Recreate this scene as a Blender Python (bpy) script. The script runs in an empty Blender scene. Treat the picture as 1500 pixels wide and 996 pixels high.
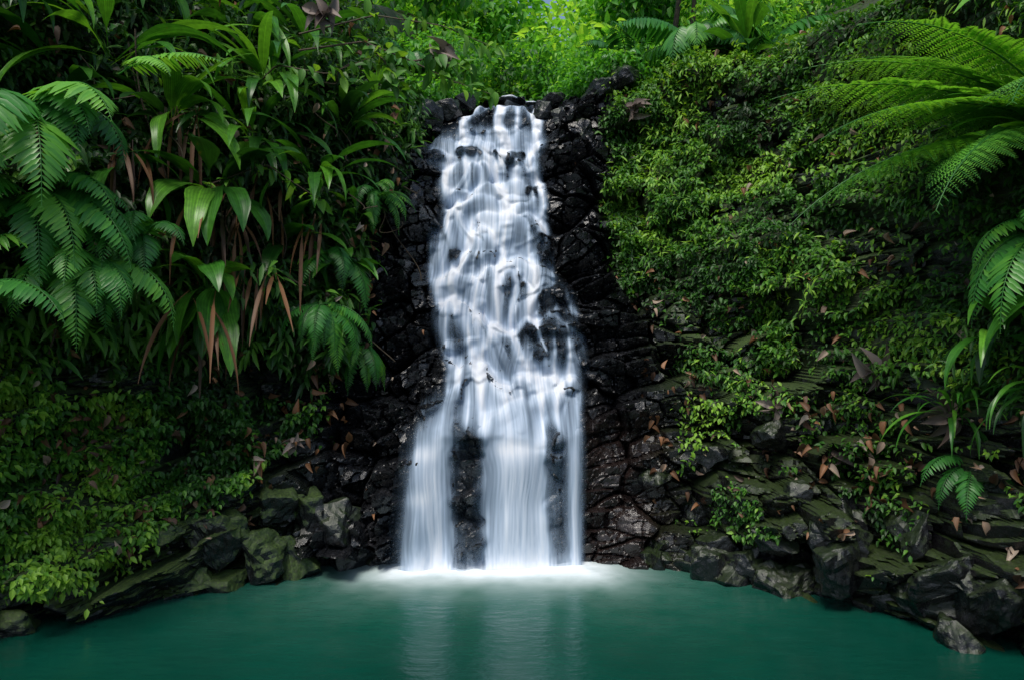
import bpy, bmesh, math, random
import numpy as np
from mathutils import Vector, noise as mnoise
rng=np.random.default_rng(11); random.seed(5)
# ------------------------------------------------------------------ noise helpers
def h2(ix,iy,s):
    n=(ix.astype(np.int64)*374761393+iy.astype(np.int64)*668265263+int(s)*144269504)&0x7fffffff
    n=((n^(n>>13))*1274126177)&0x7fffffff
    n=n^(n>>16)
    n=(n*668265263)&0x7fffffff
    return ((n>>8)&0xffff)/65535.0
def vn(x,y,s=0):
    x=np.asarray(x,float);y=np.asarray(y,float)
    ix=np.floor(x);iy=np.floor(y);fx=x-ix;fy=y-iy
    fx=fx*fx*(3-2*fx);fy=fy*fy*(3-2*fy)
    a=h2(ix,iy,s);b=h2(ix+1,iy,s);c=h2(ix,iy+1,s);d=h2(ix+1,iy+1,s)
    return (a+(b-a)*fx)*(1-fy)+(c+(d-c)*fx)*fy
def fbm(x,y,s=0,o=4):
    r=0;a=.5;t=0
    for i in range(o):
        r=r+a*vn(x*2**i+i*7.3,y*2**i+i*3.1,s+i);t+=a;a*=.5
    return r/t
def sst(a,b,x):
    t=np.clip((x-a)/(b-a),0,1);return t*t*(3-2*t)
def voro(x,y,s):
    ix=np.floor(x);iy=np.floor(y)
    f1=np.full(x.shape,9.);f2=np.full(x.shape,9.)
    bx=np.zeros(x.shape);by=np.zeros(x.shape);cx=np.zeros(x.shape);cy=np.zeros(x.shape)
    for i in(-1,0,1):
        for j in(-1,0,1):
            gx=ix+i;gy=iy+j
            px=gx+.1+.8*h2(gx,gy,s);py=gy+.1+.8*h2(gx,gy,s+9)
            d=np.maximum(abs(px-x),abs(py-y))*.5+.5*np.hypot(px-x,py-y)
            m=d<f1
            f2=np.where(m,f1,np.minimum(f2,d))
            bx=np.where(m,gx,bx);by=np.where(m,gy,by);cx=np.where(m,px,cx);cy=np.where(m,py,cy)
            f1=np.where(m,d,f1)
    return f1,f2,h2(bx,by,s+20),h2(bx,by,s+31),h2(bx,by,s+42),x-cx,y-cy
def blocks(x,z,sx,sz,s):
    wx=(fbm(x*.8,z*.8,s+3,2)-.5)*.7;wz=(fbm(x*.8+9,z*.8,s+5,2)-.5)*.5
    f1,f2,a,b,c,dx,dz=voro((x+wx+.25*z)/sx,(z+wz-.2*x)/sz,s)
    return (a-.5)*1.1+(b-.5)*dx*1.9+(c-.3)*dz*1.7-(1-sst(0,.09,f2-f1))*.45
# ------------------------------------------------------------------ terrain profile (metres)
WX=[-40,-20,-12,-9,-7,-6.15,-5.48,-4.64,-3.69,-1.8,1.2,2.4,3.6,4.7,5.2,5.87,6.5,7.6,9,14,22,40]
WY=[-30,-17,-9,-5.6,-3.07,-2.24,-1.45,-1.1,-.55,0,.2,.1,-.5,-1.3,-1.8,-2.5,-3.9,-6,-9,-13,-18,-30]
def sc_(z): return np.interp(z,[-1,0,2.4,2.75,3.2,9.7,10,10.6,12,16,30],[-.1,0,.15,.4,.75,5.0,6.3,10,16,30,60])
def sl_(z): return np.interp(z,[-1,0,.8,2.6,4,9,12,16,30],[-.3,0,.15,1.1,1.2,3.0,5.5,16,55])
def sr_(z): return np.interp(z,[-1,0,1.6,2.0,10,10.8,13,16,30],[-.2,0,.3,.6,5.0,8,17,26,58])
def baseY(x,z):
    wl=1-sst(-4.2,-2.1,x)
    wr=sst(1.5,3.2,x)
    s=sc_(z)*(1-wl-wr)+sl_(z)*wl+sr_(z)*wr
    return np.interp(x,WX,WY)+s
def corrL(z):
    z=np.asarray(z,float)
    return np.interp(z,[0,1.3,2.5,2.75,3.2,4,5.4,6.2,7,8.3,8.7,8.95,9.2,9.8],[-1.9,-1.84,-1.66,-1.45,-1.3,-1.34,-1.54,-1.72,-1.56,-1.64,-1.78,-1.25,-1.05,-.75])+((vn(z*2.3,z*0,61)-.5)*.36+(vn(z*6,z*0,65)-.5)*.16)*sst(2.2,3,z)
def corrR(z):
    z=np.asarray(z,float)
    return np.interp(z,[0,2.75,3.4,4,4.5,5.4,7,8.7,9.2,9.8],[1.22,1.3,1.34,1.45,1.15,.95,.72,.62,.75,.58])+((vn(z*2.3,z*0,63)-.5)*.36+(vn(z*6,z*0,66)-.5)*.16)*sst(2.2,3,z)
# brink of the lower drop is uneven across the fall
def loff(x): return (vn(x*1.4,x*0,701)-.5)*.5+(vn(x*4,x*0,703)-.5)*.16-.12*np.exp(-((x+1.3)/.4)**2)+.1
# ledges of the cascade: x, lip height, half width, arch, tilt, dryness of the face below the lip
scales=[]
zz=9.75
while zz>2.6:
    big_=np.interp(zz,[3,9.8],[1.45,.85])
    x=corrL(zz)-.6+rng.uniform(0,.4)
    while x<corrR(zz)+.8:
        w=rng.choice([.2,.36,.7])*big_*rng.uniform(.85,1.2)
        scales.append((x+w*.5,zz+rng.uniform(-.34,.34)*big_,w,rng.uniform(.08,.34),rng.uniform(-.25,.25),rng.choice([0,.2,.5,.95],p=[.46,.26,.18,.1])))
        x+=w*rng.uniform(.85,1.6)
    zz-=rng.uniform(.42,.72)*big_
LOWS=[(-1.62,2.05,.3,.3,.1,0),(-1.72,1.3,.3,.3,.1,0),(0.05,2.12,.42,.16,.03,0)]
# bare rock faces in the cascade: x, top, half width, height
BARE=[(-.98,8.5,.3,.42),(.1,8.4,.24,.5),(.74,6.35,.2,.8),(.84,5.15,.3,.85),(-1.2,6.0,.13,.3),(.45,7.5,.14,.25),(.55,3.9,.16,.25)]
def lipz(x,z,sc):
    xi,zi,w,k,t,_=sc
    u=(x-xi)/w
    return u,zi-k*u*u+t*u+(vn(x*5,x*0+zi*3,91)-.5)*.2+(vn(x*14,x*0+zi*5,93)-.5)*.06
def stair(x0_,z0_):
    z=z0_;x=x0_
    hi=sst(2.45,2.95,z0_+loff(x0_))
    xs=x0_+(fbm(x0_*.9,z0_*.9,711,2)-.5)*.7;zs=z0_+(fbm(x0_*1.1+5,z0_*.9,713,2)-.5)*.8
    d=np.full(x.shape,3.0);nb=np.full(x.shape,3.0);uu=np.zeros(x.shape);dry=np.zeros(x.shape)
    for sc in scales:
        u,lip=lipz(xs,zs,sc)
        ok=abs(u)<1
        dd=lip-zs
        m=ok&(dd>=0)&(dd<d)
        d=np.where(m,dd,d);uu=np.where(m,u,uu);dry=np.where(m,sc[5],dry)
        m2=ok&(dd<0)&(-dd<nb)
        nb=np.where(m2,-dd,nb)
    nb=np.where(hi<.3,3.0,nb)
    dl=np.minimum(d,1.0)
    y0=np.interp(x,WX,WY)
    Y=y0+sc_(z+loff(x)*(1-sst(4,5,z))+dl*hi)+.2*np.exp(-d/.09)*hi+.18*uu*uu*hi-.2*np.minimum(d,.5)*(.5+.5*hi)
    lows=np.zeros(x.shape)
    for sc in LOWS:
        u,lip=lipz(x,z,sc)
        lows=lows+np.where((abs(u)<1),(1-u*u)**.7*sst(0,.3,lip-z)*.12,0)
    rag=.55+.9*vn(x*11,z*1.5,95)
    dryf=dry*(1-np.clip(abs(uu),0,1)**3)*sst(.02,.1,d)*(1-sst(.25*rag,.62*rag,d))*hi
    for (xb,zb,wb,hb) in BARE:
        u=(x-xb)/wb+(vn(x*7,z*7,97)-.5)*.6
        top=zb-.22*u*u*wb*2+(vn(x*9,x*0+zb,99)-.5)*.12
        dd=top-z
        dryf=np.maximum(dryf,(1-sst(.72,1.1,abs(u)))*sst(0,.07,dd)*(1-sst(hb*.5*rag+.02,hb*1.05*rag+.05,dd)))
    return Y-lows*(1-hi),d,nb,dryf
def blur(a,sx,sz):
    for ax,s in((0,sz),(1,sx)):
        if s<=0: continue
        r=int(3*s)+1;k=np.exp(-.5*(np.arange(-r,r+1)/s)**2);k/=k.sum()
        p=np.pad(a,[(r,r) if i==ax else (0,0) for i in(0,1)],mode='edge')
        o=np.zeros_like(a)
        for i,kk in enumerate(k):
            o+=kk*(p[i:i+a.shape[0],:] if ax==0 else p[:,i:i+a.shape[1]])
        a=o
    return a
def gapf(x,z):
    xw=x+(vn(z*1.8,z*0,611)-.5)*.22+(vn(z*6,z*0+x*2,613)-.5)*.1
    wl=.23+.1*vn(z*2.2,z*0,617)
    top=2.5-.5*(x+.8)**2*(x<-.2)+(vn(x*5,x*0,619)-.5)*.3
    g1=np.exp(-((xw+.8)/wl)**4)*.95
    g2=np.exp(-((xw-.74)/(.12+.1*vn(z*2,z*0,623)))**4)*.8*(.35+.65*vn(z*1.3,z*0,625))
    g3=np.exp(-((xw+1.25)/.07)**2)*.4*vn(z*1.6,z*0,631)
    return np.maximum(np.maximum(g1,g2),g3)*(1-sst(-.12,.12,z-top))
# ------------------------------------------------------------------ cliff grid
gx=np.concatenate([np.arange(-40,-9,.5),np.arange(-9,-4.5,.045),np.arange(-4.5,5,.025),np.arange(5,9,.035),np.arange(9,40.1,.5)])
gz=np.concatenate([np.arange(-1,10.4,.025),np.arange(10.4,13,.1),np.arange(13,30.1,.5)])
GX,GZ=np.meshgrid(gx,gz)
B=baseY(GX,GZ)
ST,SD,SN,SDR=stair(GX,GZ)
cw=sst(-.45,.15,GX-corrL(GZ))*sst(-.45,.15,corrR(GZ)-GX)*(GZ<9.9)
near=(abs(GX)<9)&(GZ<10.6)
big=blocks(GX,GZ,1.25,.85,3);mid=blocks(GX,GZ,.55,.38,17);sml=blocks(GX,GZ,.23,.17,40)
sm=((GX>1.2)&(GX<2.9)&(GZ<2.6)).astype(float);sm=blur(sm,10,8)
vl=fbm(GX*.35+3,GZ*.35,77,4)-.5
lr=sst(2.6,3.6,GX)*(1-sst(2.4,3.4,GZ))
disp=(.68*big*(1-sm*.6)*(1-.85*cw)*(1+.5*lr)+.36*mid*(1-sm*.85)*(1-.72*cw)*(1+.4*lr)+.11*sml*(1-sm*.7)*(1-.3*cw))+vl*.9*(1-cw)+(fbm(GX*6,GZ*7,5,3)-.5)*.04
disp+=sm*(blocks(GX*.6,GZ,1.0,.42,71)*.2)+gapf(GX,GZ)*cw*(.24+.3*mid)+SDR*cw*(.16+.2*mid+.1*sml)
CY=B*(1-cw)+ST*cw-disp*np.where(near,1,.6)
def surf(x,z):
    x=np.asarray(x,float);z=np.asarray(z,float)
    i=np.clip(np.searchsorted(gx,x)-1,0,len(gx)-2);j=np.clip(np.searchsorted(gz,z)-1,0,len(gz)-2)
    fx=(x-gx[i])/(gx[i+1]-gx[i]);fz=(z-gz[j])/(gz[j+1]-gz[j])
    return (CY[j,i]*(1-fx)+CY[j,i+1]*fx)*(1-fz)+(CY[j+1,i]*(1-fx)+CY[j+1,i+1]*fx)*fz
def bnorm(x,z):
    e=.25
    a=(baseY(x+e,z)-baseY(x-e,z))/(2*e);b=(baseY(x,z+e)-baseY(x,z-e))/(2*e)
    n=np.stack([a,-np.ones_like(a),b],-1)
    return n/np.linalg.norm(n,axis=-1,keepdims=True)
def cover_r(x,z):
    xl=np.interp(z,[1,3,4,5.4,7,8.7,9.6,10.4],[3.8,3.2,2.85,2.4,2.1,2.1,2.0,1.6])
    zl=np.interp(x,[1.9,3.3,4.2,5.2,6.0,7,9],[4.2,3.9,3.5,3.2,3.0,2.5,2.0])
    n=(fbm(x*.9,z*.9,101,4)-.5)*3.0
    hole=sst(.33,.42,fbm(x*1.1+2,z*1.1,505,4)+(z-4)*.015)
    return sst(-.15,.35,(x-xl)+n*.45)*sst(-.15,.35,(z-zl)+n)*(.12+.88*hole)
def cover_l(x,z):
    n=(fbm(x*.8+4,z*.8,131,4)-.5)*2.4
    hole=sst(.34,.46,fbm(x*.9+12,z*.9,509,4))
    return sst(-.2,.3,-4.5-x+n*.6)*sst(-.2,.2,z-.85-.25*(x+6)+n*.6)*sst(-.2,.4,2.5-z+n*.5)*(.1+.9*hole)
def cover_u(x,z):
    n=(fbm(x*.8+14,z*.8,151,4)-.5)*2.
    return sst(-.2,.4,np.interp(z,[2.6,4,6,8,10],[-3.3,-3.0,-2.65,-2.3,-2.0])-x+n*.5)*sst(-.1,.6,z-3.4+n*.6)
mossA=np.clip(cover_r(GX,GZ)+cover_l(GX,GZ)+cover_u(GX,GZ)+(GZ>10.2)*(1-sst(.5,1.5,1.6-abs(GX)))*1.,0,1)
mossB=np.clip((1-sst(-5.2,-3.2,GX))*.9+sst(2.2,4.0,GX)*(.5+.5*sst(2,4,GZ)),0,1)
redA=np.clip(sm*.8+.25*sst(2,5,GX)*(GZ<3),0,1)
# ------------------------------------------------------------------ mesh helper
def make(name,V,F,mat,attrs=None,smooth=False,parent=None):
    V=np.ascontiguousarray(V,dtype=np.float32).reshape(-1,3);F=np.ascontiguousarray(F,dtype=np.int32)
    me=bpy.data.meshes.new(name)
    me.vertices.add(len(V));me.vertices.foreach_set('co',V.ravel())
    k=F.shape[1]
    me.loops.add(F.size);me.loops.foreach_set('vertex_index',F.ravel())
    me.polygons.add(len(F));me.polygons.foreach_set('loop_start',np.arange(0,F.size,k,dtype=np.int32))
    me.update(calc_edges=True)
    me.polygons.foreach_set('use_smooth',np.full(len(F),smooth))
    for n,a in (attrs or {}).items():
        at=me.attributes.new(n,'FLOAT','POINT');at.data.foreach_set('value',np.ascontiguousarray(a,dtype=np.float32).ravel())
    me.materials.append(mat)
    ob=bpy.data.objects.new(name,me);bpy.context.scene.collection.objects.link(ob)
    if parent: ob.parent=parent
    return ob
def gridF(nr,nc):
    i=np.arange(nr-1)[:,None]*nc+np.arange(nc-1)[None,:]
    return np.stack([i,i+1,i+nc+1,i+nc],-1).reshape(-1,4)
# ------------------------------------------------------------------ materials
def newmat(n):
    m=bpy.data.materials.new(n);m.use_nodes=True;nt=m.node_tree;nt.nodes.clear()
    out=nt.nodes.new('ShaderNodeOutputMaterial');return m,nt,out
def attr(nt,name):
    a=nt.nodes.new('ShaderNodeAttribute');a.attribute_name=name;return a.outputs['Fac']
def ramp(nt,fac,stops):
    r=nt.nodes.new('ShaderNodeValToRGB');el=r.color_ramp.elements
    while len(el)<len(stops): el.new(.5)
    for e,(p,c) in zip(el,stops): e.position=p;e.color=(c[0],c[1],c[2],1)
    nt.links.new(fac,r.inputs[0]);return r.outputs[0]
def noise(nt,scale,detail=4,rough=.55,vec=None):
    n=nt.nodes.new('ShaderNodeTexNoise');n.inputs['Scale'].default_value=scale;n.inputs['Detail'].default_value=detail;n.inputs['Roughness'].default_value=rough
    if vec is None:
        g=nt.nodes.new('ShaderNodeNewGeometry');vec=g.outputs['Position']
    nt.links.new(vec,n.inputs['Vector']);return n.outputs['Fac']
def mixc(nt,f,a,b,mode='MIX'):
    m=nt.nodes.new('ShaderNodeMix');m.data_type='RGBA';m.blend_type=mode
    for s,v in((m.inputs[0],f),(m.inputs[6],a),(m.inputs[7],b)):
        if hasattr(v,'links'): nt.links.new(v,s)
        elif isinstance(v,(int,float)): s.default_value=v
        else: s.default_value=(v[0],v[1],v[2],1)
    return m.outputs[2]
def math_(nt,op,a,b=None,clamp=False):
    m=nt.nodes.new('ShaderNodeMath');m.operation=op;m.use_clamp=clamp
    for s,v in((m.inputs[0],a),(m.inputs[1],b)):
        if v is None: continue
        if isinstance(v,(int,float)): s.default_value=v
        else: nt.links.new(v,s)
    return m.outputs[0]
def leafmat(name,stops,rough=.38,trans=.35,tcol=(1.5,1.35,.6),spec=.5,veins=0):
    m,nt,out=newmat(name)
    c=ramp(nt,attr(nt,'rnd'),stops)
    lu=attr(nt,'lu')
    rib=ramp(nt,math_(nt,'ABSOLUTE',lu),[(0,(1.7,1.6,1.3)),(.07,(1,1,1))])
    c=mixc(nt,1.0,c,rib,'MULTIPLY')
    if veins:
        nz=noise(nt,9,2)
        c=mixc(nt,1.0,c,ramp(nt,nz,[(.3,(.75,.75,.75)),(.7,(1.2,1.2,1.1))]),'MULTIPLY')
        w=math_(nt,'SINE',math_(nt,'MULTIPLY',lu,veins))
        c=mixc(nt,1.0,c,ramp(nt,math_(nt,'ADD',math_(nt,'MULTIPLY',w,.5),.5),[(0,(.75,.78,.75)),(1,(1.15,1.12,1.05))]),'MULTIPLY')
        spots=ramp(nt,noise(nt,4.5,4,.7),[(.66,(0,0,0)),(.72,(1,1,1))])
        c=mixc(nt,spots,c,(.1,.075,.02))
    p=nt.nodes.new('ShaderNodeBsdfPrincipled');nt.links.new(c,p.inputs['Base Color'])
    p.inputs['Roughness'].default_value=rough;p.inputs['Specular IOR Level'].default_value=spec
    t=nt.nodes.new('ShaderNodeBsdfTranslucent');nt.links.new(mixc(nt,1.0,c,tcol,'MULTIPLY'),t.inputs['Color'])
    ms=nt.nodes.new('ShaderNodeMixShader');ms.inputs[0].default_value=trans
    nt.links.new(p.outputs[0],ms.inputs[1]);nt.links.new(t.outputs[0],ms.inputs[2]);nt.links.new(ms.outputs[0],out.inputs[0])
    return m
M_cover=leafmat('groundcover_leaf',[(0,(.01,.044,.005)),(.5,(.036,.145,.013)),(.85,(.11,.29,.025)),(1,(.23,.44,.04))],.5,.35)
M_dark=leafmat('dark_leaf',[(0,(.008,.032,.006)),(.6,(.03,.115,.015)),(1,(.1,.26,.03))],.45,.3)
M_strap=leafmat('broad_leaf',[(0,(.014,.062,.012)),(.5,(.042,.18,.02)),(1,(.15,.4,.04))],.34,.35,veins=28,spec=.45)
M_fern=leafmat('fern_leaf',[(0,(.016,.09,.02)),(.5,(.052,.24,.036)),(1,(.19,.48,.05))],.38,.35)
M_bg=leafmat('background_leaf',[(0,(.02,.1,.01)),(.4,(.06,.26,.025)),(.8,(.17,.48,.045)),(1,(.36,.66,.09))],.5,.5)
M_dead=leafmat('dead_leaf',[(0,(.045,.022,.012)),(.4,(.13,.06,.025)),(.7,(.26,.12,.05)),(1,(.36,.3,.24))],.6,.15,(1.1,.9,.7))
M_grey=leafmat('dry_cecropia_leaf',[(0,(.07,.045,.035)),(1,(.26,.21,.18))],.7,.1,(1,1,1))
def barkmat():
    m,nt,out=newmat('bark');p=nt.nodes.new('ShaderNodeBsdfPrincipled')
    c=ramp(nt,noise(nt,7,5),[(.3,(.02,.014,.008)),(.55,(.07,.05,.03)),(.7,(.04,.07,.015))])
    nt.links.new(c,p.inputs['Base Color']);p.inputs['Roughness'].default_value=.8
    b=nt.nodes.new('ShaderNodeBump');b.inputs['Strength'].default_value=.6;b.inputs['Distance'].default_value=.03
    nt.links.new(noise(nt,30,4),b.inputs['Height']);nt.links.new(b.outputs[0],p.inputs['Normal'])
    nt.links.new(p.outputs[0],out.inputs[0]);return m
M_bark=barkmat()
def rockmat(name,attrs=True,moss=.0,lo=.62):
    m,nt,out=newmat(name);p=nt.nodes.new('ShaderNodeBsdfPrincipled')
    n1=noise(nt,2.2,6,.6);n2=noise(nt,14,6,.65)
    c=ramp(nt,n1,[(.3,(.003,.0034,.0044)),(.55,(.009,.010,.012)),(.75,(.026,.026,.03))])
    c=mixc(nt,1.0,c,ramp(nt,n2,[(.3,(.5,.5,.5)),(.7,(1.6,1.6,1.6))]),'MULTIPLY')
    rough=ramp(nt,n2,[(.3,(.1,.1,.1)),(.7,(.36,.36,.36))])
    geo=nt.nodes.new('ShaderNodeNewGeometry');sep=nt.nodes.new('ShaderNodeSeparateXYZ');nt.links.new(geo.outputs['Normal'],sep.inputs[0])
    up=math_(nt,'ADD',math_(nt,'MULTIPLY',sep.outputs[2],.9),math_(nt,'MULTIPLY',noise(nt,3.5,5,.65),1.1))
    upm=ramp(nt,up,[(lo,(0,0,0)),(lo+.33,(1,1,1))])
    mosscol=ramp(nt,noise(nt,25,4,.7),[(.3,(.01,.02,.003)),(.55,(.034,.07,.007)),(.75,(.09,.16,.014))])
    if attrs:
        c=mixc(nt,attr(nt,'red'),c,ramp(nt,n1,[(.3,(.007,.005,.005)),(.6,(.018,.01,.008)),(.8,(.04,.03,.028))]))
        soil=ramp(nt,n2,[(.3,(.005,.008,.002)),(.5,(.018,.032,.006)),(.62,(.035,.055,.01)),(.75,(.06,.042,.02))])
        mm=math_(nt,'MULTIPLY',attr(nt,'mossb'),upm)
        c=mixc(nt,mm,c,mosscol)
        c=mixc(nt,attr(nt,'moss'),c,soil)
        rr=math_(nt,'ADD',rough,math_(nt,'MULTIPLY',math_(nt,'MAXIMUM',mm,attr(nt,'moss')),.5),True)
    else:
        mm=math_(nt,'MULTIPLY',upm,moss);c=mixc(nt,mm,c,mosscol)
        rr=math_(nt,'ADD',rough,math_(nt,'MULTIPLY',mm,.5),True)
    nt.links.new(c,p.inputs['Base Color']);nt.links.new(rr,p.inputs['Roughness'])
    p.inputs['Specular IOR Level'].default_value=.6
    b=nt.nodes.new('ShaderNodeBump');b.inputs['Strength'].default_value=.7;b.inputs['Distance'].default_value=.035
    nt.links.new(noise(nt,8,8,.68),b.inputs['Height']);nt.links.new(b.outputs[0],p.inputs['Normal'])
    nt.links.new(p.outputs[0],out.inputs[0]);return m
M_rock=rockmat('wet_basalt');M_bould=rockmat('boulder_rock',False,.3,.7);M_mossb=rockmat('mossy_rock',False,.92,.44)
make('rock_cliff',np.stack([GX,CY,GZ],-1),gridF(len(gz),len(gx)),M_rock,{'moss':mossA,'mossb':mossB,'red':redA},False)
# ------------------------------------------------------------------ boulders
def boulder(name,c,s,mat,seed):
    r=np.random.default_rng(seed);bm=bmesh.new()
    P=r.normal(size=(15,3));P/=np.linalg.norm(P,axis=1)[:,None];P*=r.uniform(.8,1.15,(15,1))
    P=np.sign(P)*abs(P)**.75
    for p in P: bm.verts.new(p*np.array(s))
    bmesh.ops.convex_hull(bm,input=bm.verts)
    bmesh.ops.dissolve_limit(bm,angle_limit=.35,verts=bm.verts,edges=bm.edges)
    bmesh.ops.bevel(bm,geom=list(bm.edges),offset=.07*min(s),segments=2,affect='EDGES',profile=.6)
    bmesh.ops.triangulate(bm,faces=bm.faces)
    for _ in range(3):
        bmesh.ops.subdivide_edges(bm,edges=[e for e in bm.edges if e.calc_length()>.06],cuts=1,use_grid_fill=True)
        bmesh.ops.triangulate(bm,faces=bm.faces)
    for v in bm.verts:
        q=v.co*2.2+Vector((seed*3.1,0,0));v.co+=v.co.normalized()*((mnoise.fractal(q,.9,2,4))*.2*min(s)+mnoise.noise(q*4)*.04*min(s))
    me=bpy.data.meshes.new(name);bm.to_mesh(me);bm.free();me.materials.append(mat)
    ob=bpy.data.objects.new(name,me);ob.location=c;ob.rotation_euler=(r.uniform(-.3,.3),r.uniform(-.3,.3),r.uniform(0,6))
    bpy.context.scene.collection.objects.link(ob);return ob
sd=0
for (x,z,s) in [(-5.6,.85,(.7,.5,.45)),(-4.9,.75,(.65,.5,.55)),(-5.5,.1,(.8,.5,.36)),(-6.4,.3,(.5,.45,.3)),(-6.9,.15,(.5,.5,.3)),(-4.25,.35,(.55,.45,.5)),(-4.9,1.5,(.5,.4,.35)),(-4.1,1.25,(.5,.45,.45)),(-6.1,.05,(.45,.4,.25)),(-7.4,.2,(.5,.5,.35)),(-4.8,.05,(.5,.4,.3)),(-3.7,.3,(.45,.4,.45)),(-7.0,.6,(.45,.35,.3)),(-3.6,1.0,(.45,.35,.45)),(-6.2,.95,(.5,.4,.35))]:
    sd+=1;boulder('mossy_boulder',(x,float(np.interp(x,WX,WY))+.1+z*.25,z),s,M_mossb,sd)
R2=np.random.default_rng(77)
for i in range(56):
    x=R2.uniform(2.4,6.9);z=R2.uniform(-.1,1)*R2.uniform(.2,1)*np.interp(x,[2,3,5,7],[1.0,3.4,3.4,2.8]) if i%2 else R2.uniform(-.05,.4)
    k=R2.uniform(.26,.56)*np.interp(x,[2,5,7],[.8,1.05,1.25])
    sd+=1;boulder('boulder',(x,float(surf(x,max(z,0)))+.16,z),(k*R2.uniform(.9,1.4),k*.8,k*R2.uniform(.6,1)),M_bould,sd)
for (x,z,s) in [(-2.3,.15,(.45,.4,.35)),(-2.9,.15,(.5,.4,.35)),(-3.1,.8,(.5,.4,.5))]:
    sd+=1;boulder('boulder',(x,float(surf(x,z))+.2,z),s,M_bould,sd)
for (x,z,s) in [(2.15,9.75,(.7,.6,.6)),(1.35,9.3,(.45,.4,.35)),(1.7,8.8,(.45,.4,.4)),(2.9,10.1,(.7,.6,.5)),(1.0,9.8,(.35,.4,.25)),(-1.5,9.45,(.35,.4,.25)),(-2.0,9.2,(.45,.4,.4)),(-1.15,9.75,(.3,.35,.2)),(-.3,9.88,(.14,.22,.08)),(.72,9.5,(.2,.3,.25))]:
    sd+=1;boulder('boulder',(x,float(baseY(np.array(x),np.array(z)))+.05,z),s,M_bould,sd)
# ------------------------------------------------------------------ waterfall
wx=np.arange(-2.5,2.05,.014);wz=np.concatenate([np.arange(-.04,9.9,.014),np.linspace(9.9,10.15,20)])
X,Z=np.meshgrid(wx,wz)
S,D,NB,DRY=stair(X,Z)
DRY=blur(DRY,1.2,1.8)
S=blur(S,2.0,1.8)
flowH=blur(S-.5*DRY,4,4)
gxF=np.gradient(flowH,axis=1)/.014
nc=len(wx)
def trace(NP,kill,jit):
    px=rng.uniform(-.7,.5,NP);vx=np.zeros(NP);wt=rng.uniform(.2,1.8,NP);dens=np.zeros(X.shape)
    for j in range(len(wz)-1,-1,-1):
        z=wz[j];L=float(corrL(z));R=float(corrR(z))
        i=np.clip(((px-wx[0])/.014).astype(int),0,nc-1)
        g=gxF[j,i];k=.0017 if z>2.75 else .0004
        push=np.where(px<L,.0016,0)-np.where(px>R,.0016,0)
        vx=vx*.86+np.clip(g,-1.,1.)*k+push+rng.normal(0,jit,NP);px=px+vx
        out_=((px<L-.1)|(px>R+.1))&(rng.uniform(0,1,NP)<.1)
        if z<8.95:
            # gradual hand-over from the cascade to the three curtains of the lower drop
            lowp=float(1-sst(2.0,3.1,np.array(z)))
            m=(rng.uniform(0,1,NP)<kill+.03*lowp*(1 if z>1.6 else 0))|(out_&(z>2.75));n_=m.sum()
            up_=rng.triangular(L-.02,(L+R)/2,R+.02,n_) if rng.uniform()<.4 else rng.uniform(L,R,n_)
            t=max(0,(2.75-z)/2.75);sel=rng.uniform(0,1,n_)
            a=rng.normal(-1.33-.24*t,.17+.05*t,n_);b=rng.normal(.05,.25+.05*t,n_);c=rng.normal(1.12,.06,n_);e=rng.uniform(-1.1,1.2,n_);f=rng.normal(.5,.12,n_)
            dn_=np.where(sel<.35,a,np.where(sel<.78,b,np.where(sel<.87,c,np.where(sel<.92,e,f))))
            px[m]=np.where(rng.uniform(0,1,n_)<lowp,dn_,up_);vx[m]=0
        i=np.clip(((px-wx[0])/.014).astype(int),0,nc-1)
        dens[j]=np.bincount(i,weights=wt,minlength=nc)
    return dens/(NP/(2.5/.014))
dens=blur(trace(24000,.018,.0008),2.4,9)
strand=blur(trace(1500,.014,.0002),.9,9)
lowf=1-sst(2.2,2.95,Z+loff(X))
hair=fbm(X*38+(fbm(X*1.5,Z*.9,8,2)-.5)*10,Z*1.3,41,2)
foam=.85*np.exp(-NB/.22)+.5*np.exp(-D/.1)+.6*np.exp(-D/.5)
foam=foam*(.45+1.2*fbm(X*2.1,Z*2.1,801,3))*(.5+1.0*hair)*(1-.75*lowf)
# splash where the lower curtains strike their small steps
for (xi,zi,w,k,t,_) in LOWS:
    foam+=.9*np.exp(-((X-xi)/w)**4)*np.exp(-((Z-zi+.05)/.14)**2)*(.4+.8*hair)
mixd=.5*dens+.5*strand
al=np.clip(mixd,0,3.4)**.8*(.6+.8*hair)*(1-np.clip(DRY*1.1,0,1)*.93)*(1-gapf(X,Z))
body=1-np.exp(-(1.3*al+al*foam*1.9)*(1-lowf)-lowf*(al*1.6+al*foam))
fine=vn(X*30,Z*9,35)
base_f=np.exp(-np.maximum(Z,0)/.24)*sst(-.1,.35,X-corrL(Z))*sst(-.1,.35,corrR(Z)-X)*(.5+.5*fine)
alpha=np.clip(body*1.05+base_f*.85,0,1)*sst(-.04,.08,Z)
alpha*=sst(0,.12,X-wx[0])*sst(0,.12,wx[-1]-X)
thick=blur(np.clip(al,0,2.5),2.5,5)
white=np.clip(.0+.27*al*(1+.5*lowf)+foam*.45*np.clip(thick*1.4,0,1)+base_f,0,1)
CW=surf(X,Z);CWl=blur(CW,9,14);CW=blur(CW,3.0,3.0)
lw_=(1-sst(2.0,2.6,Z+loff(X)))*(1-sst(.2,.5,gapf(X,Z)))
CW=CW*(1-lw_)+np.minimum(CWl-.06,CW+.2)*lw_
WYs=np.minimum(S-.07,CW-.06)
WYl=blur(WYs,3,8);WYs=blur(WYs,1.2,1.2);WYs=WYs*(1-lw_)+WYl*lw_
WYs=WYs-.05*thick-.1*np.exp(-np.maximum(Z,0)/.15)
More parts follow.
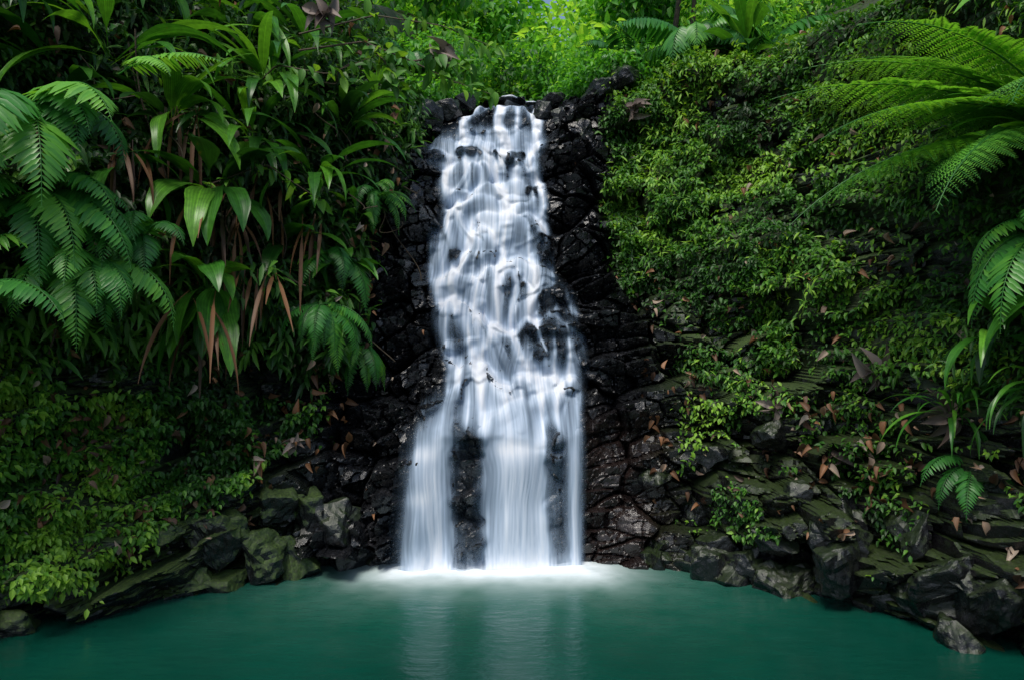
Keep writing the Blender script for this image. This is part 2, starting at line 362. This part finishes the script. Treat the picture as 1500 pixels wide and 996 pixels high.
def watermat():
    m,nt,out=newmat('white_water')
    a=attr(nt,'alpha');w=attr(nt,'white')
    c=ramp(nt,w,[(0,(.22,.32,.45)),(.4,(.5,.62,.78)),(1,(.87,.91,.98))])
    d=nt.nodes.new('ShaderNodeBsdfDiffuse');nt.links.new(c,d.inputs[0])
    t=nt.nodes.new('ShaderNodeBsdfTranslucent');nt.links.new(c,t.inputs[0])
    s1=nt.nodes.new('ShaderNodeMixShader');s1.inputs[0].default_value=.2;nt.links.new(d.outputs[0],s1.inputs[1]);nt.links.new(t.outputs[0],s1.inputs[2])
    tr=nt.nodes.new('ShaderNodeBsdfTransparent')
    s2=nt.nodes.new('ShaderNodeMixShader');nt.links.new(a,s2.inputs[0]);nt.links.new(tr.outputs[0],s2.inputs[1]);nt.links.new(s1.outputs[0],s2.inputs[2])
    nt.links.new(s2.outputs[0],out.inputs[0]);return m
F=gridF(len(wz),len(wx));af=alpha.ravel()[F].max(1)
make('waterfall',np.stack([X,WYs,Z],-1),F[af>.012],watermat(),{'alpha':alpha,'white':white},True)
# ------------------------------------------------------------------ pool
qx=np.concatenate([np.arange(-40,-8,1.),np.arange(-8,8,.05),np.arange(8,41,1.)]);qy=np.concatenate([np.arange(-40,-10,1.),np.arange(-10,1.2,.05)])
QX,QY=np.meshgrid(qx,qy)
dx=np.maximum(np.maximum(-1.8-QX,QX-1.15),0);dy=np.maximum(-.3-QY,0)
dd=np.hypot(dx,dy*1.1)
nf=fbm(QX*3,QY*3,60,4)
foamP=np.clip(np.exp(-(dd/.6)**1.4)*(.75+.7*nf)+.28*np.exp(-dd/1.1)*nf,0,1)
QZ=.012*np.sin(QX*2.1+QY*3.3)*np.exp(-dd/3)+foamP*.05
nfall=np.clip(np.exp(-dd/3.2),0,1)  # pool colour is paler next to the falls, darker with distance
def poolmat():
    m,nt,out=newmat('pool_water');p=nt.nodes.new('ShaderNodeBsdfPrincipled')
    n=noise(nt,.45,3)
    far_col=ramp(nt,n,[(.3,(.0005,.018,.012)),(.7,(.001,.038,.026))])
    c=mixc(nt,attr(nt,'near_falls'),far_col,(.004,.125,.08))
    f=attr(nt,'foam')
    nt.links.new(mixc(nt,f,c,(.8,.88,.93)),p.inputs['Base Color'])
    nt.links.new(ramp(nt,f,[(0,(.2,.2,.2)),(.5,(.8,.8,.8))]),p.inputs['Roughness'])
    p.inputs['IOR'].default_value=1.33
    b=nt.nodes.new('ShaderNodeBump');b.inputs['Strength'].default_value=.35;b.inputs['Distance'].default_value=.05
    mp=nt.nodes.new('ShaderNodeMapping');g=nt.nodes.new('ShaderNodeNewGeometry');nt.links.new(g.outputs['Position'],mp.inputs[0]);mp.inputs['Scale'].default_value=(1,2.2,1)
    nt.links.new(noise(nt,2.6,4,.55,mp.outputs[0]),b.inputs['Height']);nt.links.new(b.outputs[0],p.inputs['Normal'])
    nt.links.new(p.outputs[0],out.inputs[0]);return m
make('pool_water',np.stack([QX,QY,QZ],-1),gridF(len(qy),len(qx)),poolmat(),{'foam':foamP,'near_falls':nfall},True)
# ------------------------------------------------------------------ leaf templates
def tmpl(w,fold=.12,droop=.15,n=4):
    ts=np.linspace(0,1,n+1);V=[];F=[];LU=[]
    for t in ts:
        ww=w*math.sin(math.pi*min(1,t**.75))**.8 if 0<t<1 else 0.004
        zc=-droop*t*t
        V+= [(-ww,t,zc+fold*ww*2),(0,t,zc),(ww,t,zc+fold*ww*2)];LU+=[-1,0,1]
    for i in range(n):
        a=i*3
        for b in(0,1): F+=[(a+b,a+b+1,a+b+4),(a+b,a+b+4,a+b+3)]
    return np.array(V),np.array(F),np.array(LU,float)
T_ov=tmpl(.26,.25,.25,3);T_lan=tmpl(.11,.2,.3,3);T_wide=tmpl(.36,.2,.3,3);T_fl=tmpl(.11,.15,.2,3);T_tw=tmpl(.24,.2,.35,6)
def unit(v): return v/np.maximum(np.linalg.norm(v,axis=-1,keepdims=True),1e-9)
class Soup:
    def __init__(s): s.V=[];s.F=[];s.R=[];s.L=[];s.n=0
    def raw(s,V,F,r,lu=None):
        V=np.asarray(V,float).reshape(-1,3);F=np.asarray(F)
        s.V.append(V);s.F.append(F+s.n);s.R.append(np.broadcast_to(r,(len(V),)).astype(float));s.L.append(np.full(len(V),.5) if lu is None else lu);s.n+=len(V)
    def inst(s,T,pos,dir_,up,sc,r):
        V,F,LU=T;Yd=unit(dir_);Xd=unit(np.cross(Yd,up));Zd=np.cross(Xd,Yd)
        sc=np.broadcast_to(sc,(len(pos),))
        W=pos[:,None,:]+sc[:,None,None]*(V[None,:,0,None]*Xd[:,None]+V[None,:,1,None]*Yd[:,None]+V[None,:,2,None]*Zd[:,None])
        n=len(V);FF=(F[None]+(np.arange(len(pos))*n)[:,None,None]).reshape(-1,3)
        s.raw(W.reshape(-1,3),FF,np.repeat(np.broadcast_to(r,(len(pos),)),n),np.tile(LU,len(pos)))
    def build(s,name,mat,smooth=True,parent=None):
        return make(name,np.concatenate(s.V),np.concatenate(s.F),mat,{'rnd':np.concatenate(s.R),'lu':np.concatenate(s.L)},smooth,parent)
def tube(s,P,rad,r=.3,k=6):
    P=np.asarray(P,float);n=len(P);T=unit(np.gradient(P,axis=0));u=np.array([.3,.9,.2]);A=unit(np.cross(T,u));Bv=np.cross(T,A)
    a=np.arange(k)*2*math.pi/k;rad=np.broadcast_to(rad,(n,))
    V=P[:,None]+rad[:,None,None]*(np.cos(a)[None,:,None]*A[:,None]+np.sin(a)[None,:,None]*Bv[:,None])
    F=[]
    for i in range(n-1):
        for j in range(k):
            p=i*k+j;q=i*k+(j+1)%k
            F+=[(p,q,q+k),(p,q+k,p+k)]
    s.raw(V.reshape(-1,3),np.array(F),r)
def curve(base,az,el,L,droop,n,az_d=0):
    t=np.linspace(0,1,n);e=el-droop*t**1.2;e=np.maximum(e,-1.5);a=az+az_d*t
    D_=np.stack([np.cos(e)*np.sin(a),-np.cos(e)*np.cos(a),np.sin(e)],-1)
    P=np.array(base)+np.concatenate([[[0,0,0]],np.cumsum(D_[:-1]*L/(n-1),0)])
    return t,P,D_
def strap(s,base,az,el,L,W,droop,r,pet=.25,n=15,m=8):
    t,P,D_=curve(base,az,el,L,droop,n,random.uniform(-.3,.3))
    side=unit(np.cross(D_,np.array([0,0,1.])+1e-3));tw=random.uniform(-.5,.5)
    nr=np.cross(side,D_);side2=side*math.cos(tw)+nr*math.sin(tw);nr2=np.cross(side2,D_)
    q=np.clip((t-pet)/(1-pet),0,1);w=W*np.sin(math.pi*q**.75)**.9*(1+.08*np.sin(t*23+r*9))+.008*(t<=pet+.02);w[-1]=.004
    ss=np.linspace(-1,1,m+1)
    pl=np.cos(ss*math.pi*m/2)*.035
    V=P[:,None]+side2[:,None]*(w[:,None]*ss)[...,None]+nr2[:,None]*(w[:,None]*(abs(ss)*.28+pl))[...,None]
    V[:,:,2]-=(w[:,None]*ss**2*.2)
    G=gridF(n,m+1);F=np.concatenate([G[:,[0,1,2]],G[:,[0,2,3]]])
    s.raw(V,F,r,np.tile(ss,n))
def frond(s,base,az,el,L,droop,r,wid=.35,npair=24,T=T_fl,ld=.35,wob=.1,az_d=0,stalk=.12):
    t,P,D_=curve(base,az,el,L,droop,npair+6,az_d)
    tube(s,P,np.linspace(.014,.004,len(P)),r*.5,4)
    k=slice(int(stalk*len(t))+1,None);t2=t[k];P2=P[k];D2=D_[k]
    side=unit(np.cross(D2,np.array([0,0,1.])+1e-3));nr=np.cross(side,D2)
    ll=L*wid*np.clip(np.sin(math.pi*np.clip(.18+.82*(t2-stalk)/(1-stalk),0,1)**.85),.06,1)
    for sg in(-1,1):
        d=side*sg+D2*(.28+.35*t2[:,None])-np.array([0,0,1.])*ld+rng.normal(0,wob,(len(t2),3))*.6
        s.inst(T,P2,d,nr,ll*rng.uniform(.85,1.08,len(t2)),np.clip(r+rng.normal(0,.09,len(t2)),0,1))
T_pin=tmpl(.17,.1,.05,2)
def bifrond(s,base,az,el,L,droop,r,wid=.3,npin=24,az_d=0):
    t,P,D_=curve(base,az,el,L,droop,npin+5,az_d)
    tube(s,P,np.linspace(.028,.006,len(P)),r*.4,5)
    side=unit(np.cross(D_,np.array([0,0,1.])+1e-3));nr=np.cross(side,D_)
    for i in range(4,len(t)):
        l=L*wid*max(.08,math.sin(math.pi*(.22+.78*t[i])**.9))
        for sg in(-1,1):
            d=unit(side[i]*sg+D_[i]*(.3+.3*t[i])+rng.normal(0,.05,3))
            m=max(6,int(l/.036));u=np.linspace(.04,1,m)
            e=-(u**1.5)*.3*l
            Q=P[i]+d*(u*l)[:,None]+np.array([0,0,1.])*e[:,None]
            tube(s,Q[::max(1,m//4)],.004,r*.6,3)
            dd_=unit(np.gradient(Q,axis=0));sd_=unit(np.cross(dd_,nr[i]))
            lw=l*.2*np.clip(1.15-u,.12,.9)*1.0
            for s2 in(-1,1):
                s.inst(T_pin,Q,sd_*s2+dd_*.35+rng.normal(0,.06,(m,3)),np.broadcast_to(nr[i],(m,3)),lw,np.clip(r+rng.normal(0,.07,m),0,1))
# ------------------------------------------------------------------ ground cover
def scatter(Nn,xr,zr,mask,thick=.3,seed=0):
    x=rng.uniform(*xr,Nn);z=rng.uniform(*zr,Nn)
    k=rng.uniform(0,1,Nn)<mask(x,z);x=x[k];z=z[k]
    y=surf(x,z);n=bnorm(x,z)
    th=thick*np.clip(2.6*fbm(x*1.5,z*1.5,seed+5,3)-.8,.04,1)*np.clip(2.0*vn(x*4,z*4,seed+8),.2,1.5)
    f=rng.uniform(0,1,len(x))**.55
    P=np.stack([x,y,z],-1)+n*(th*f)[:,None]
    return P,n,f,th
def cover(name,mat,Nn,xr,zr,mask,size,T,thick,seed,bright=0):
    P,n,f,th=scatter(Nn,xr,zr,mask,thick,seed);m=len(P)
    d=n*.55+np.array([0,0,-.55])+rng.normal(0,.5,(m,3))
    up=n*.6+np.array([0,0,.9])+rng.normal(0,.35,(m,3))
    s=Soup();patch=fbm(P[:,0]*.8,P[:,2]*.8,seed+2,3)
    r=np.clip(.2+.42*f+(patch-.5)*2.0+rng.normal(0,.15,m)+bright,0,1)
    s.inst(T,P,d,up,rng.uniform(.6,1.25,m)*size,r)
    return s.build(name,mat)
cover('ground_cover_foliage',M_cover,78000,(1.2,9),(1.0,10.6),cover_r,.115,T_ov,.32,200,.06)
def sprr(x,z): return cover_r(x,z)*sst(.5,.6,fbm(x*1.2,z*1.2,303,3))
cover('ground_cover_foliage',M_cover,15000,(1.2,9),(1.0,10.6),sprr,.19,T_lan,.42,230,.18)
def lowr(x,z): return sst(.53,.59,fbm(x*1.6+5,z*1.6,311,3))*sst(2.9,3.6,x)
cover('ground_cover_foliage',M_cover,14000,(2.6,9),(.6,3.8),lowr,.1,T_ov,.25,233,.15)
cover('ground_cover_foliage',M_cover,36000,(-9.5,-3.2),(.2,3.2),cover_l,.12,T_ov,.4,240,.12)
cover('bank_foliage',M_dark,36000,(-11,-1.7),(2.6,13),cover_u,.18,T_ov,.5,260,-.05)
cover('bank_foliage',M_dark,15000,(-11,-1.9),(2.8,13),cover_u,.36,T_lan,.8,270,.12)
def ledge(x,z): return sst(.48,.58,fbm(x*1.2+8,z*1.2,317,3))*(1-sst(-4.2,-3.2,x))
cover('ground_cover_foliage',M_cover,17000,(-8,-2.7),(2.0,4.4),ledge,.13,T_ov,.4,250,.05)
# ------------------------------------------------------------------ dead leaves
def dl(name,mat,Nn,xr,zr,mask,size,T,thick=.25):
    P,n,f,th=scatter(Nn,xr,zr,mask,thick,400);m=len(P)
    P=P+n*.06
    s=Soup();s.inst(T,P,rng.normal(0,1,(m,3))+np.array([0,-.2,-.6]),n+np.array([0,0,.4])+rng.normal(0,.5,(m,3)),rng.uniform(.4,1.4,m)*size,rng.uniform(0,1,m))
    return s.build(name,mat)
T_dead=tmpl(.26,.7,.6,5)
one=lambda x,z: np.clip(1.2-cover_r(x,z),.3,1)*.9*(x>corrR(z)+1.1)
dl('dead_leaves',M_dead,800,(2.4,8.5),(1.0,10.3),one,.15,T_dead)
dl('dead_leaves',M_dead,750,(-9,-2.8),(1.6,10.3),lambda x,z:x*0+.8,.19,T_dead,.95)
dl('dead_leaves',M_dead,150,(-8,-4),(.8,3.0),lambda x,z:x*0+.9,.16,T_dead)
dl('dead_leaves',M_dead,170,(4.4,8),(1.0,3.0),lambda x,z:x*0+.9,.17,T_dead,.4)
dl('dead_leaves',M_dead,40,(-3,4),(.3,9),lambda x,z:((x<corrL(z)-.1)|(x>corrR(z)+.1))*.8,.1,T_dead,.05)
# ------------------------------------------------------------------ broadleaf plants
def plant(x,z,n,L,W,azc=0,azs=1.4,elr=(.1,1.2),off=.5,dr=(1.2,2.2),r0=.5,name='broadleaf_plant'):
    s=Soup();b=np.array([x,float(surf(x,z))-off,z])
    for i in range(n):
        az=azc+random.uniform(-azs,azs);l=L*random.uniform(.65,1.15)
        strap(s,b+rng.normal(0,.06,3),az,random.uniform(*elr),l,W*random.uniform(.75,1.15),random.uniform(*dr),min(1,max(0,r0+random.gauss(0,.3))),pet=random.uniform(.15,.35))
    return s.build(name,M_strap)
for a in [(-6.7,8.7,17,2.6,.13),(-7.9,9.3,15,2.5,.14),(-4.6,8.6,18,2.4,.12),(-5.4,9.9,16,2.5,.12),(-3.5,8.2,15,2.0,.11),(-5.2,6.4,11,2.1,.22),(-3.7,6.9,15,2.0,.12),(-4.3,5.6,10,1.8,.18),(-6.0,7.7,16,2.4,.14),(-5.1,4.9,8,1.7,.19),(-3.1,6.3,11,1.5,.08),(-7.4,8.0,12,2.2,.13),(-4.1,9.7,14,2.1,.11),(-2.9,9.1,11,1.4,.09),(-6.4,6.7,9,1.8,.15),(-8.6,8.0,10,2.2,.15),(-4.8,7.5,15,2.1,.11),(-6.5,10.2,13,2.4,.13),(-3.3,5.3,9,1.4,.11),(-7.2,10.6,12,2.4,.14),(-4.6,10.9,12,2.2,.12)]:
    plant(*a)
plant(-4.9,4.9,9,1.7,.22,0,.7,(-.9,-.3),.7,(.6,1.2),.2)
plant(7.6,4.6,10,2.0,.26,-.9,.8,(.1,1.0),.5,(1.2,2.0),.4)
plant(7.2,6.4,10,1.9,.15,-.9,.9,(.1,1.1),.5,(1.2,2.2),.5)
plant(6.7,4.0,12,1.4,.07,-.6,1.,(.1,1.2),.2,(1.6,2.6),.5,'grass_tuft')
plant(6.3,2.9,16,1.2,.035,-.6,1.2,(.1,1.2),.2,(1.6,2.6),.5,'grass_tuft')
plant(7.0,3.2,16,1.4,.035,-.6,1.2,(.1,1.2),.2,(1.6,2.6),.5,'grass_tuft')
plant(7.2,9.8,14,2.4,.17,-.5,1.3,(.3,1.2),.3,(1.2,2.0),.6)
plant(8.3,8.6,13,2.4,.17,-.8,1.0,(.3,1.2),.3,(1.2,2.0),.65)
plant(5.6,10.6,14,2.2,.15,-.3,1.5,(.3,1.2),.3,(1.2,2.0),.6)
s=Soup()
for (x,z) in [(-5.1,6.6),(-4.9,6.2),(-5.2,5.3),(-4.3,6.9),(-6.2,7.2),(-5.0,4.8),(-3.7,6.3),(-5.6,8.0),(-4.3,5.2)]:
    for i in range(9):
        strap(s,(x+random.uniform(-.25,.25),float(surf(x,z))-random.uniform(.5,1.1),z),random.uniform(-1,1),random.uniform(-1.3,-.3),random.uniform(.9,2.2),.035,random.uniform(.5,1.2),random.uniform(.0,.6),m=4)
s.build('hanging_dead_fronds',M_dead)
# ------------------------------------------------------------------ ferns
def fern(x,z,fr,off=.3,mat=M_fern,name='fern_plant',**kw):
    s=Soup();b=np.array([x,float(surf(x,z))-off,z])
    for (az,el,L,dr,r) in fr: frond(s,b+rng.normal(0,.04,3),az,el,L,dr,r,**kw)
    return s.build(name,mat)
def rf(n,azc,azs,L,el=(.1,.8),dr=(1.5,2.4),r=.5):
    return [(azc+random.uniform(-azs,azs),random.uniform(*el),L*random.uniform(.75,1.15),random.uniform(*dr),min(1,max(0,r+random.gauss(0,.2)))) for _ in range(n)]
fern(-7.0,7.1,rf(14,.4,1.1,2.6),2.2,wid=.23,npair=30)
fern(-7.0,6.0,rf(12,.4,1.0,2.3),1.6,wid=.2,npair=30)
fern(-6.4,5.1,rf(12,.3,1.0,2.0),1.3,wid=.2,npair=28)
fern(-6.0,8.1,[(1.35,.45,1.9,1.0,1.0),(.9,.3,1.5,1.3,1.0)],2.2,wid=.2)
fern(-7.2,4.4,rf(12,.3,.9,2.0),1.4,wid=.2,npair=28)
fern(-5.8,5.6,rf(9,.3,1.1,1.7),.8,wid=.2,npair=26)
fern(-3.4,5.6,rf(10,.2,1.2,1.6,(-.2,.5)),.5,wid=.16)
fern(-3.4,4.6,rf(10,.2,1.2,1.4,(-.4,.3)),.5,wid=.18)
fern(-2.8,7.0,rf(9,.4,1.2,1.3,(-.2,.6)),.35,wid=.16)
fern(-2.9,3.9,rf(9,.2,1.2,1.1,(-.4,.3)),.3,wid=.18)
fern(7.0,3.0,rf(10,-.5,1.0,1.6,(0,.8)),.4,wid=.16)
fern(7.2,5.4,rf(9,-.6,1.0,1.9,(0,.8)),.5,wid=.18,npair=28)
fern(6.6,2.2,rf(9,-.5,1.0,1.2,(0,.8)),.4,wid=.18)
# tree fern on the right
s=Soup();cr=np.array([7.8,-2.9,6.9])
for (az,el,L,dr,r,ad) in [(-1.75,.5,4.2,.8,.95,.1),(-1.45,.35,3.9,.95,.9,.05),(-1.95,.75,3.9,.9,.85,0),(-1.1,.1,3.4,1.2,.75,0),(-2.3,.9,3.6,.9,.85,0),(-1.6,.05,4.3,.85,.7,.1),(-.8,.5,3.2,1.3,.8,0),(-1.5,.95,3.6,1.2,1,0),(-.3,.4,3.2,1.3,.7,0),(.6,.5,3.2,1.3,.7,0),(1.6,.5,3.2,1.3,.7,0),(2.6,.5,3.2,1.3,.7,0),(-2.8,.5,3.2,1.3,.7,0)]:
    bifrond(s,cr,az,el,L,dr,r,wid=.25,npin=26,az_d=ad)
tf=bpy.data.objects.new('tree_fern',None);bpy.context.scene.collection.objects.link(tf)
s.build('fronds',M_fern,parent=tf)
s=Soup();gy=float(surf(8.9,3.6));tube(s,[(8.9,gy+.3,3.2),(8.5,-2.0,4.6),(8.0,-2.7,5.8),(7.8,-2.9,6.95)],[.16,.13,.11,.1],.3,9);s.build('trunk',M_bark,parent=tf)
# ------------------------------------------------------------------ background jungle
def clump(s,c,rad,n,size,T,rb):
    v=unit(rng.normal(0,1,(n,3)));R=rng.uniform(.35,1,n)**.5
    lump=.75+.5*vn(v[:,0]*2.5+c[0],v[:,2]*2.5+c[1]*1.7,int(abs(c[0])*10))
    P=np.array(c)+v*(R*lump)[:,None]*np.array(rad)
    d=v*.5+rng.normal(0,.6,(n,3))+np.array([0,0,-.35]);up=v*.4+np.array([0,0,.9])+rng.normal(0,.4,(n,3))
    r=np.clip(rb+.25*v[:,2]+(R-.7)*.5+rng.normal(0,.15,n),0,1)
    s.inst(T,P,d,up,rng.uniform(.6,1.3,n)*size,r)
s=Soup()
for i in range(105):
    x=rng.uniform(-11,12);Y=rng.uniform(6.5,16)
    if i<20: x=rng.uniform(-3,3.5);Y=rng.uniform(10,15)
    if -1.7<x<1.8 and Y<9.5: continue
    zg=np.interp(Y-float(np.interp(x,WX,WY)),sc_(np.arange(9,20,.25)),np.arange(9,20,.25))
    rad=rng.uniform(.7,1.5)
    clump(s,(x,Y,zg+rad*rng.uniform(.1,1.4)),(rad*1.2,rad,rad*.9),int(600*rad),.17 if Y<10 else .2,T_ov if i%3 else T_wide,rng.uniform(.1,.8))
# shrubs crowding both shoulders of the brink
for (x,Y,z,r_) in [(-2.0,5.4,10.0,.55),(-1.5,6.4,10.25,.5),(1.5,6.3,10.3,.5),(1.95,5.6,10.45,.5),(-2.6,5.0,9.8,.6),(2.6,5.6,10.7,.6)]:
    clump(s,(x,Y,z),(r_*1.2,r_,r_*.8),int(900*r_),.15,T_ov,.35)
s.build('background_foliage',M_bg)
s=Soup()
for i in range(180):
    x=rng.uniform(-16,17);Y=rng.uniform(16,28);zc=rng.uniform(10.5,21)*(.8+.2*Y/30)
    if i<50: x=rng.uniform(-6,7);Y=rng.uniform(19,27);zc=12+(i%9)*.95+rng.uniform(-.4,.4)
    elif i<66: x=rng.uniform(2,11);Y=rng.uniform(18,26);zc=14+(i%8)*.8
    elif i<80: x=rng.uniform(-8,-1);Y=rng.uniform(18,24);zc=14+(i%7)*.8
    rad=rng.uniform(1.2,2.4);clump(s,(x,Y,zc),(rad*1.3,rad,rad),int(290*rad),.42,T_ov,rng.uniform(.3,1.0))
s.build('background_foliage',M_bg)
def tree(x,Y,z0,h,rad,lean=0,crown=True,name='tree'):
    e=bpy.data.objects.new(name,None);bpy.context.scene.collection.objects.link(e)
    s=Soup();t=np.linspace(0,1,9)
    P=np.stack([x+lean*t+.15*np.sin(t*5+x),Y+.1*np.cos(t*4),z0+h*t],-1);tube(s,P,rad*(1-.6*t),.3,9)
    L=Soup()
    for i in range(7):
        k=random.randint(4,8);az=random.uniform(0,6.28);l=h*random.uniform(.15,.3)
        u=np.linspace(0,1,6);Q=P[k]+np.stack([np.cos(az)*u*l,np.sin(az)*u*l,u*l*.6-.2*l*u*u],-1);tube(s,Q,rad*.35*(1-.7*u),.3,5)
        clump(L,Q[-1],(l*.5,l*.5,l*.35),420,.2,T_ov,random.uniform(.35,.8))
    s.build('trunk_and_limbs',M_bark,parent=e)
    L.build('crown_leaves',M_bg,parent=e)
for a in [(4.4,7.5,10.2,8,.09,.3),(5.0,7.7,10.3,8,.08,-.3),(8.5,9,10.5,9,.14,.6),(-4.2,9,10.2,9,.11,.5),(-7,8,10,9,.16,-.4),(11,10,11,9,.16,0)]:
    tree(*a)
for (x,Y,z,n,L) in [(4.6,6.0,11.4,13,2.4),(3.0,6.6,11.0,10,1.8),(6.4,6.2,11.3,13,2.6),(9,4.5,11.2,13,2.6),(-2.6,7.0,11.2,10,1.8)]:
    s=Soup()
    for i in range(n): frond(s,(x,Y,z),random.uniform(-3.1,3.1),random.uniform(.2,1.2),L*random.uniform(.8,1.1),random.uniform(1.4,2.2),random.uniform(.1,.7),wid=.28,npair=22,ld=.7)
    tube(s,[(x+.1,Y+.2,z-1.6),(x,Y,z)],[.07,.05],.1,7)
    s.build('understory_palm',M_fern)
s=Soup();l=Soup()
tw=[[(-3.9,.6,9.3),(-2.6,-.1,9.2),(-1.7,-.4,8.75),(-1.0,-.6,8.35),(-.35,-.7,8.1)],[(-3.9,.6,9.6),(-2.4,0,9.7),(-1.2,-.3,9.4),(-.3,-.5,8.95)],[(-2.6,-.1,9.2),(-2.2,-.3,8.8),(-1.9,-.4,8.25)],[(-1.7,-.4,8.75),(-1.2,-.5,8.8),(-.7,-.6,8.55)],[(-5.5,1.2,8.2),(-4.2,.2,8.9),(-3.2,-.2,8.6),(-2.3,-.3,8.9)],[(-6.5,.2,7.0),(-5.3,-.4,6.6),(-4.2,-.4,7.0),(-3.3,-.2,6.4)]]
for P in tw:
    P=np.array(P);tt=np.linspace(0,len(P)-1,26);Q=np.stack([np.interp(tt,np.arange(len(P)),P[:,k]) for k in range(3)],-1)
    tube(s,Q,np.linspace(.02,.005,26),.3,5)
    for q in Q[7::2]:
        m=3;l.inst(T_tw,q+rng.normal(0,.06,(m,3)),rng.normal(0,.7,(m,3))+np.array([.3,-.2,-.6]),rng.normal(0,.4,(m,3))+np.array([0,-.5,1]),rng.uniform(.18,.36,m),rng.uniform(.4,1,m))
e=bpy.data.objects.new('overhanging_branch',None);bpy.context.scene.collection.objects.link(e)
s.build('twigs',M_bark,parent=e);l.build('leaves',M_cover,parent=e)
s=Soup()
for i in range(26):
    x=rng.uniform(-8,-2.6);z=rng.uniform(6,10);l_=rng.uniform(1.5,3.8);y=float(surf(x,z))-rng.uniform(.7,1.4);u=np.linspace(0,1,14)
    dxv=rng.uniform(-1.2,1.2);Q=np.stack([x+dxv*u+.15*np.sin(u*7+i),y+.2*np.sin(u*5),z-l_*u*abs(math.cos(i))-.3*np.sin(u*3.1)],-1);tube(s,Q,rng.uniform(.006,.016),.3,5)
s.build('vines',M_bark)
def cecropia(name,items):
    s=Soup()
    for (c,sz,tilt) in items:
        for k_ in range(9):
            a=-2.6+k_*5.2/8+random.uniform(-.2,.2)
            ax=np.array([math.sin(a),-.35,-math.cos(a)*1.0]);
            s.inst(T_dead,np.array([c])+rng.normal(0,.03,(1,3)),np.array([ax])+rng.normal(0,.4,(1,3)),np.array([[tilt,-1,.3]])+rng.normal(0,.7,(1,3)),sz*random.uniform(.5,1.1),random.uniform(0,1))
    return s.build(name,M_grey)
its=[]
for (x,z,sz) in [(2.75,9.2,.36),(6.2,2.9,.4),(4.4,2.9,.32),(5.7,3.5,.4),(-2.6,8.3,.36),(5.2,2.2,.34),(6.8,2.2,.4),(-3.8,2.2,.25)]:
    its.append(((x,float(surf(x,z))-.3,z),sz,random.uniform(-.4,.4)))
its+=[((-1.2,-.4,8.9),.32,.1),((-3.3,.0,9.7),.42,0)]
cecropia('dry_cecropia_leaves',its)
# ------------------------------------------------------------------ light, world, camera
EL,AZ=math.radians(62),math.radians(205)
w=bpy.data.worlds.new('World');bpy.context.scene.world=w;w.use_nodes=True;nt=w.node_tree
sk=nt.nodes.new('ShaderNodeTexSky');sk.sky_type='NISHITA';sk.sun_disc=False;sk.sun_elevation=EL;sk.sun_rotation=AZ;sk.dust_density=2
bg=nt.nodes['Background'];bg.inputs[1].default_value=.148;nt.links.new(sk.outputs[0],bg.inputs[0])
L=bpy.data.lights.new('sun','SUN');L.energy=3.1;L.angle=math.radians(22);L.color=(1,.95,.86)
lo=bpy.data.objects.new('sun',L);bpy.context.scene.collection.objects.link(lo)
d=Vector((math.sin(AZ)*math.cos(EL),math.cos(AZ)*math.cos(EL),math.sin(EL)))
lo.rotation_euler=d.to_track_quat('Z','Y').to_euler();lo.location=d*30
cam=bpy.data.cameras.new('camera');co=bpy.data.objects.new('camera',cam);bpy.context.scene.collection.objects.link(co)
co.location=(0,-14,4);co.rotation_euler=(math.radians(90),0,0);cam.lens=28;cam.sensor_width=36;cam.clip_end=500
bpy.context.scene.camera=co
bpy.context.scene.view_settings.view_transform='Standard';bpy.context.scene.view_settings.look='None'
